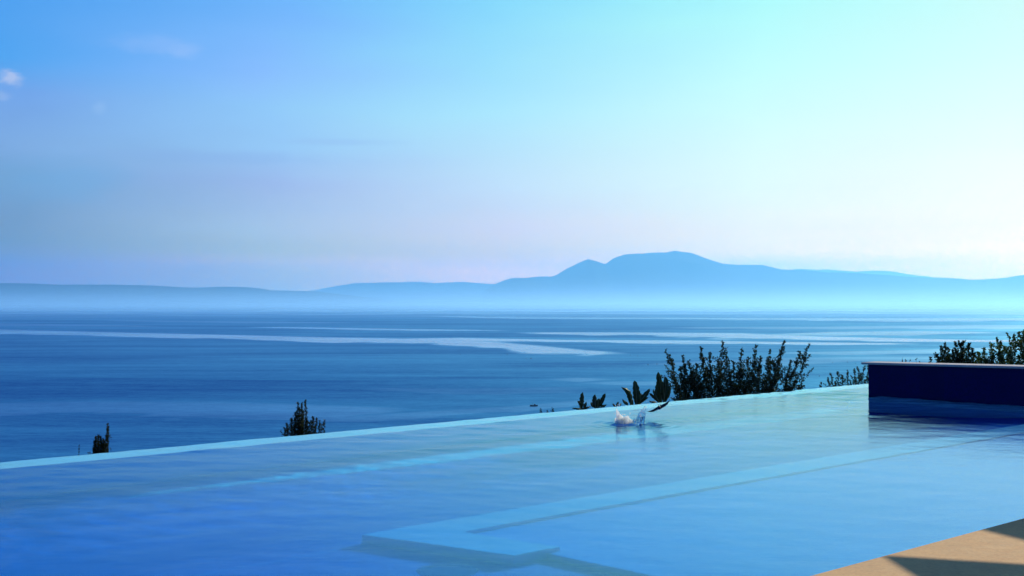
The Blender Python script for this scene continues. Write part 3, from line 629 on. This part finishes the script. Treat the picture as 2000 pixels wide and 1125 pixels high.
def ell(c_, ra, rb_, n_=12): return [c_ + bx_ * ra * math.cos(q * 2 * math.pi / n_) + bn * rb_ * math.sin(q * 2 * math.pi / n_) for q in range(n_)]
prof = [(-.075, .003, .002), (-.065, .010, .007), (-.045, .016, .013), (-.015, .021, .019), (.015, .022, .021), (.035, .017, .017), (.045, .015, .0155), (.058, .015, .0155), (.068, .010, .010), (.074, .004, .004), (.082, .001, .001)]
loft(vs, fs, [ell(bc + ax * a_, ra * 1.3, rb_ * 1.3) for a_, ra, rb_ in prof])
def wing(px_pts, side_z):
    rings = []
    for i, (x, y, ch, dy, th) in enumerate(px_pts):
        p = PX(x, y, BZ) + Vector((0, dy, 0)); k = 10; r_ = []
        for q in range(k):
            an = q * 2 * math.pi / k
            r_.append(p + (ax * -0.55 + bn * -0.0 + Vector((0, 0, -0.75))).normalized() * ch * .5 * math.cos(an) + bx_.cross(ax).normalized() * th * math.sin(an))
        rings.append(r_)
    loft(vs, fs, rings)
wing([(1287, 796, 0.055, 0, .006), (1282, 798.5, 0.052, 0, .005), (1277, 801.5, 0.044, .01, .004), (1272, 803.6, 0.031, .03, .003), (1267.5, 804.2, 0.017, .05, .002), (1262, 803.2, 0.004, .08, .001)], 0)
wing([(1288, 796, 0.055, 0, .006), (1293, 793.5, 0.060, 0, .005), (1298, 790.6, 0.057, -.02, .004), (1302.5, 787, 0.044, -.04, .003), (1305.5, 783, 0.026, -.05, .002), (1307.5, 777.5, 0.004, -.06, .001)], 0)
for s_ in (-1, 1):                                       # forked tail
    loft(vs, fs, [[bc - ax * a_ + bx_ * (s_ * o_) + bx_ * (w_ * math.cos(q * math.pi / 3)) + bn * (.0025 * math.sin(q * math.pi / 3) + zz_) for q in range(6)] for a_, o_, w_, zz_ in ((.055, .004, .009, .004), (.085, .008, .007, .022), (.12, .015, .004, .042), (.155, .021, .001, .062))])
bird = mesh('swallow', vs, fs, M_bird, smooth=True)
tag(bird, 'dark swallow gliding low over the pool with curved wings spread', 'bird')
rm = bird.modifiers.new('remesh', 'REMESH'); rm.mode = 'VOXEL'; rm.voxel_size = 0.0022; rm.use_smooth_shade = True
bird.data.materials.append(M_belly)
vs, fs = [], []
loft(vs, fs, [[bc + ax * a_ + bx_ * ra * math.cos(q * math.pi / 8) - bn * rb_ * (0.35 + 0.75 * abs(math.sin(q * math.pi / 8))) for q in range(9)] + [bc + ax * a_ + bx_ * ra * .9 * math.cos(q * math.pi / 8) - bn * rb_ * 0.2 for q in range(8, -1, -1)] for a_, ra, rb_ in prof[2:6]])
mesh('belly', vs, fs, M_belly, bird, True)

# ---------------------------------------------------------------- splash
m, n, out = mat('white_spray'); M_spray = m
p_ = principled(n, out, (0.97, 1.0, 0.93, 1), 0.25, 0.6); tl = n.add('ShaderNodeBsdfTranslucent'); tl.inputs[0].default_value = (1.0, 1.0, 0.93, 1); ms = n.add('ShaderNodeMixShader'); ms.inputs[0].default_value = 0.6
n.l.new(p_.outputs[0], ms.inputs[1]); n.l.new(tl.outputs[0], ms.inputs[2]); tp = n.add('ShaderNodeBsdfTransparent'); m3 = n.add('ShaderNodeMixShader'); m3.inputs[0].default_value = 0.28
n.l.new(ms.outputs[0], m3.inputs[1]); n.l.new(tp.outputs[0], m3.inputs[2]); n.l.new(m3.outputs[0], out.inputs[0])
m, n, out = mat('clear_water_spray'); M_clear = m
g = n.add('ShaderNodeBsdfGlass'); g.inputs['IOR'].default_value = 1.333; g.inputs['Color'].default_value = (0.93, 0.98, 1.0, 1); n.l.new(g.outputs[0], out.inputs[0])
spl = empty('water_splash', PX(1218, 827, 15.65)); spl.location.z = 0; tag(spl, 'white spiky splash of water left behind the swallow', 'splash')
rs = random.Random(8)
def jet(vs, fs, x0_, x1_, top, Zs, wpx, wob=1.0, n_=9, lean=0):
    a = PX(x0_, 828, Zs); a.z = -0.01; c = PX(x1_, top, Zs + rs.uniform(-.05, .05)); b = a.lerp(c, .5) + Vector((lean, 0, .02))
    W_ = wpx / F * Zs; rings = []
    for i in range(n_ + 1):
        u = i / n_; p = bez(a, b, c, u); wd = W_ * .75 * (1 - u) ** 0.6 * (1 + .35 * math.sin(i * 2.7 + x0_) * wob) + .0012
        rings.append([p + Vector((wd * math.cos(q * math.pi / 4) * (1 + .3 * rs.random()), wd * .55 * math.sin(q * math.pi / 4), wd * .25 * rs.uniform(-1, 1))) for q in range(8)])
    loft(vs, fs, rings)
def drop(bm_, p, r): 
    mt = Matrix.Translation(p) @ Matrix.Diagonal((r, r, r * rs.uniform(.9, 1.6), 1)); bmesh.ops.create_icosphere(bm_, subdivisions=1, radius=1, matrix=mt)
vs, fs = [], []
for args in [(1208, 1204, 797, 5), (1210, 1208, 803, 6), (1213, 1210, 808, 8), (1216, 1213, 811, 9), (1220, 1218, 814, 9), (1224, 1222, 812, 7), (1227, 1226, 811, 6), (1229, 1229, 816, 6), (1232, 1234, 819, 5), (1205, 1202, 816, 5), (1207, 1203, 821, 6), (1214, 1216, 816, 9), (1211, 1205, 806, 4)]:
    x0_, x1_, tp, wp = args; jet(vs, fs, x0_, x1_, tp, 15.62 + rs.uniform(-.06, .06), wp)
mesh('white_jet', vs, fs, M_spray, spl, True)
bm_ = bmesh.new(); bmesh.ops.create_icosphere(bm_, subdivisions=2, radius=1); dme = bpy.data.meshes.new('droplet'); bm_.to_mesh(dme); bm_.free(); dme.materials.append(M_spray)
for i in range(60):
    x = rs.gauss(1214, 9); y = 824 - abs(rs.gauss(0, 11))
    if i < 14: x, y = 1205 + rs.gauss(0, 3), rs.uniform(788, 806)
    if i > 40: u = rs.random(); x, y = 1243 + 20 * u + rs.gauss(0, 3), 822 - 34 * u + rs.gauss(0, 4)
    o = bpy.data.objects.new('droplet', dme); C.objects.link(o); o.parent = spl; o.location = PX(x, y, 15.62 + rs.gauss(0, .1)) - spl.location
    r_ = rs.uniform(.002, .006); o.scale = (r_, r_, r_ * rs.uniform(.9, 1.7))
vs, fs = [], []
for x0_, x1_, tp, wp in [(1240, 1254, 799, 3), (1243, 1260, 792, 2.5), (1246, 1258, 803, 3.5), (1249, 1262, 797, 2.5), (1252, 1261, 806, 4), (1247, 1250, 810, 5), (1243, 1248, 806, 2.5), (1254, 1259, 813, 4), (1238, 1240, 817, 4)]:
    jet(vs, fs, x0_, x1_, tp, 15.62 + rs.uniform(-.05, .05), wp, .6)
mesh('clear_jet', vs, fs, M_clear, spl, True)
# ---------------------------------------------------------------- boat and buoys out at sea
M_hull = plain('dark_boat_paint', (0.010, 0.014, 0.04, 1), 0.5, 0.3); M_bw = plain('weathered_boat_wood', (0.05, 0.04, 0.04, 1), 0.6)
def seapt(x, y): Z = F * (HE - SEA) / (y - YH); return Vector(((x - 1000) / F * Z, Z, SEA))
bo = empty('fishing_boat', seapt(1042.5, 793.5)); tag(bo, 'small dark fishing boat alone on the sea above the pool edge', 'boat')
O = bo.location
def pl(x, y, z): return O + Vector((x, y, z))
vs, fs = [], []; st = []
for i in range(13):
    u = i / 12; x = -3.2 + 6.6 * u; hw = 1.05 * (1 - max(0, (u - .45) / .55) ** 2.2) * (0.85 + .15 * min(1, u * 4)); hz = 1.05 + .5 * max(0, u - .4) ** 2 * 2.2 + .12 * (1 - u)
    r_ = []
    for q, (a_, b_) in enumerate([(-1, 1), (-.92, .55), (-.6, .1), (0, -.25), (.6, .1), (.92, .55), (1, 1), (.86, .98), (.5, .45), (0, .35), (-.5, .45), (-.86, .98)]): r_.append(pl(x + (0.25 * b_ if u > .9 else 0), hw * a_, hz * b_))
    st.append(r_)
loft(vs, fs, st); mesh('hull', vs, fs, M_hull, bo, True)
def boxv(vs, fs, c, s):
    b = len(vs)
    for dx in (-1, 1):
        for dy in (-1, 1):
            for dz in (-1, 1): vs.append(c + Vector((dx * s[0] / 2, dy * s[1] / 2, dz * s[2] / 2)))
    fs += [(b, b + 1, b + 3, b + 2), (b + 4, b + 6, b + 7, b + 5), (b, b + 4, b + 5, b + 1), (b + 2, b + 3, b + 7, b + 6), (b, b + 2, b + 6, b + 4), (b + 1, b + 5, b + 7, b + 3)]
vs, fs = [], []; boxv(vs, fs, pl(.9, 0, 1.35), (1.5, 1.1, 1.1)); o = mesh('cabin', vs, fs, M_hull, bo); bevel(o, .12)
vs, fs = [], []; boxv(vs, fs, pl(.85, 0, 1.95), (1.8, 1.4, .1)); r2 = mesh('roof', vs, fs, M_bw, o); bevel(r2, .03)
vs, fs = [], []; tube(vs, fs, [pl(-1.25, 0, .4), pl(-1.22, 0, 3.1)], [.14, .09], 8); tube(vs, fs, [pl(-1.2, 0, 1.2), pl(-2.4, 0, 1.7)], [.07, .05], 6); mesh('mast', vs, fs, M_bw, bo)
vs, fs = [], []; boxv(vs, fs, pl(-3.35, 0, 1.15), (.4, .45, .75)); boxv(vs, fs, pl(-3.4, 0, .4), (.18, .2, .9)); mm = mesh('outboard_motor', vs, fs, M_hull, bo); bevel(mm, .05)
vs, fs = [], []; boxv(vs, fs, pl(-.3, 0, .85), (.35, 1.8, .08)); mesh('bench', vs, fs, M_bw, bo)

M_buoy = plain('dark_buoy_plastic', (0.008, 0.012, 0.03, 1), 0.5)
b0 = empty('buoy', (0, 0, 0)); tag(b0, 'tiny dark buoy floating on the open sea', 'buoy', 'buoys scattered on the open sea')
vs, fs = [], []
loft(vs, fs, [[Vector((r_ * math.cos(q * math.pi / 6), r_ * math.sin(q * math.pi / 6), z_)) for q in range(12)] for r_, z_ in ((.3, -.35), (.75, -.1), (.85, .2), (.75, .5), (.35, .8), (.15, .9))]); mesh('float', vs, fs, M_buoy, b0, True)
vs, fs = [], []; tube(vs, fs, [Vector((0, 0, .7)), Vector((0, 0, 2.1))], [.10, .08], 6); tube(vs, fs, [Vector((0, 0, 1.7)), Vector((0, 0, 2.3))], [.3, .05], 8); mesh('top_mark', vs, fs, M_buoy, b0)
spots = [(855.5, 691, .8), (899, 692.5, .8), (978, 694, .7), (991, 692.5, .9), (1028, 701, .7), (1037, 701, 1.3), (1080, 696, .6), (1231, 694.5, .8), (1245.5, 695.5, .8), (1215, 702.5, .7), (1265.5, 713, 1.0), (1283, 711.5, .9), (1626, 709, .8), (1655, 707.6, .8), (1671, 710, .7), (1600, 735, .7), (1238, 694, .5)]
kids = list(b0.children)
for i, (x, y, s_) in enumerate(spots):
    o = b0 if i == 0 else b0.copy()
    if i:
        C.objects.link(o)
        for k_ in kids:
            c_ = k_.copy(); C.objects.link(c_); c_.parent = o
    o.location = seapt(x, y); o.scale = (s_, s_, s_)

# ---------------------------------------------------------------- low mist lying on the far water
m, n, out = mat('sea_mist')
sp = n.add('ShaderNodeSeparateXYZ'); n.put(sp.inputs[0], n.add('ShaderNodeTexCoord').outputs['Object'])
vz = n.math('EXPONENT', n.math('DIVIDE', sp.outputs[2], -60.0))
vy = n.mr(sp.outputs[1], 3600, 9500, 0.0, 1.0, True)
pv = n.add('ShaderNodeVolumePrincipled'); pv.inputs['Color'].default_value = (0.45, 0.76, 1.0, 1); pv.inputs['Anisotropy'].default_value = 0.5
n.put(pv.inputs['Density'], n.math('MULTIPLY', n.math('MULTIPLY', vz, vy), 8.0e-4)); n.l.new(pv.outputs[0], out.inputs['Volume'])
bm = bmesh.new(); bmesh.ops.create_cube(bm, size=1.0)
for v in bm.verts: v.co = Vector((v.co.x * 44000, 8000 + v.co.y * 8800, 214 + v.co.z * 420))
me = bpy.data.meshes.new('mist'); bm.to_mesh(me); bm.free()
mo = link('mist', me, m); mo.location = (0, 0, SEA); tag(mo, 'pale low mist lying on the far water', kind='stuff')

# ---------------------------------------------------------------- air haze round everything
m, n, out = mat('haze_air')
pv = n.add('ShaderNodeVolumePrincipled'); pv.inputs['Color'].default_value = (0.19, 0.56, 0.93, 1)
pv.inputs['Density'].default_value = 6.5e-5; pv.inputs['Anisotropy'].default_value = 0.55
n.l.new(pv.outputs[0], out.inputs['Volume'])
bm = bmesh.new(); bmesh.ops.create_cube(bm, size=1.0)
x0, x1, y0, y1, z0, z1 = -26000.0, 26000.0, -800.0, 35600.0, SEA - 8.0, 880.0
for v in bm.verts: v.co = Vector(((x0 + x1) / 2 + v.co.x * (x1 - x0), (y0 + y1) / 2 + v.co.y * (y1 - y0), (z0 + z1) / 2 + v.co.z * (z1 - z0)))
me = bpy.data.meshes.new('haze'); bm.to_mesh(me); bm.free()
tag(link('haze', me, m), 'thin blue haze over the sea', kind='stuff')
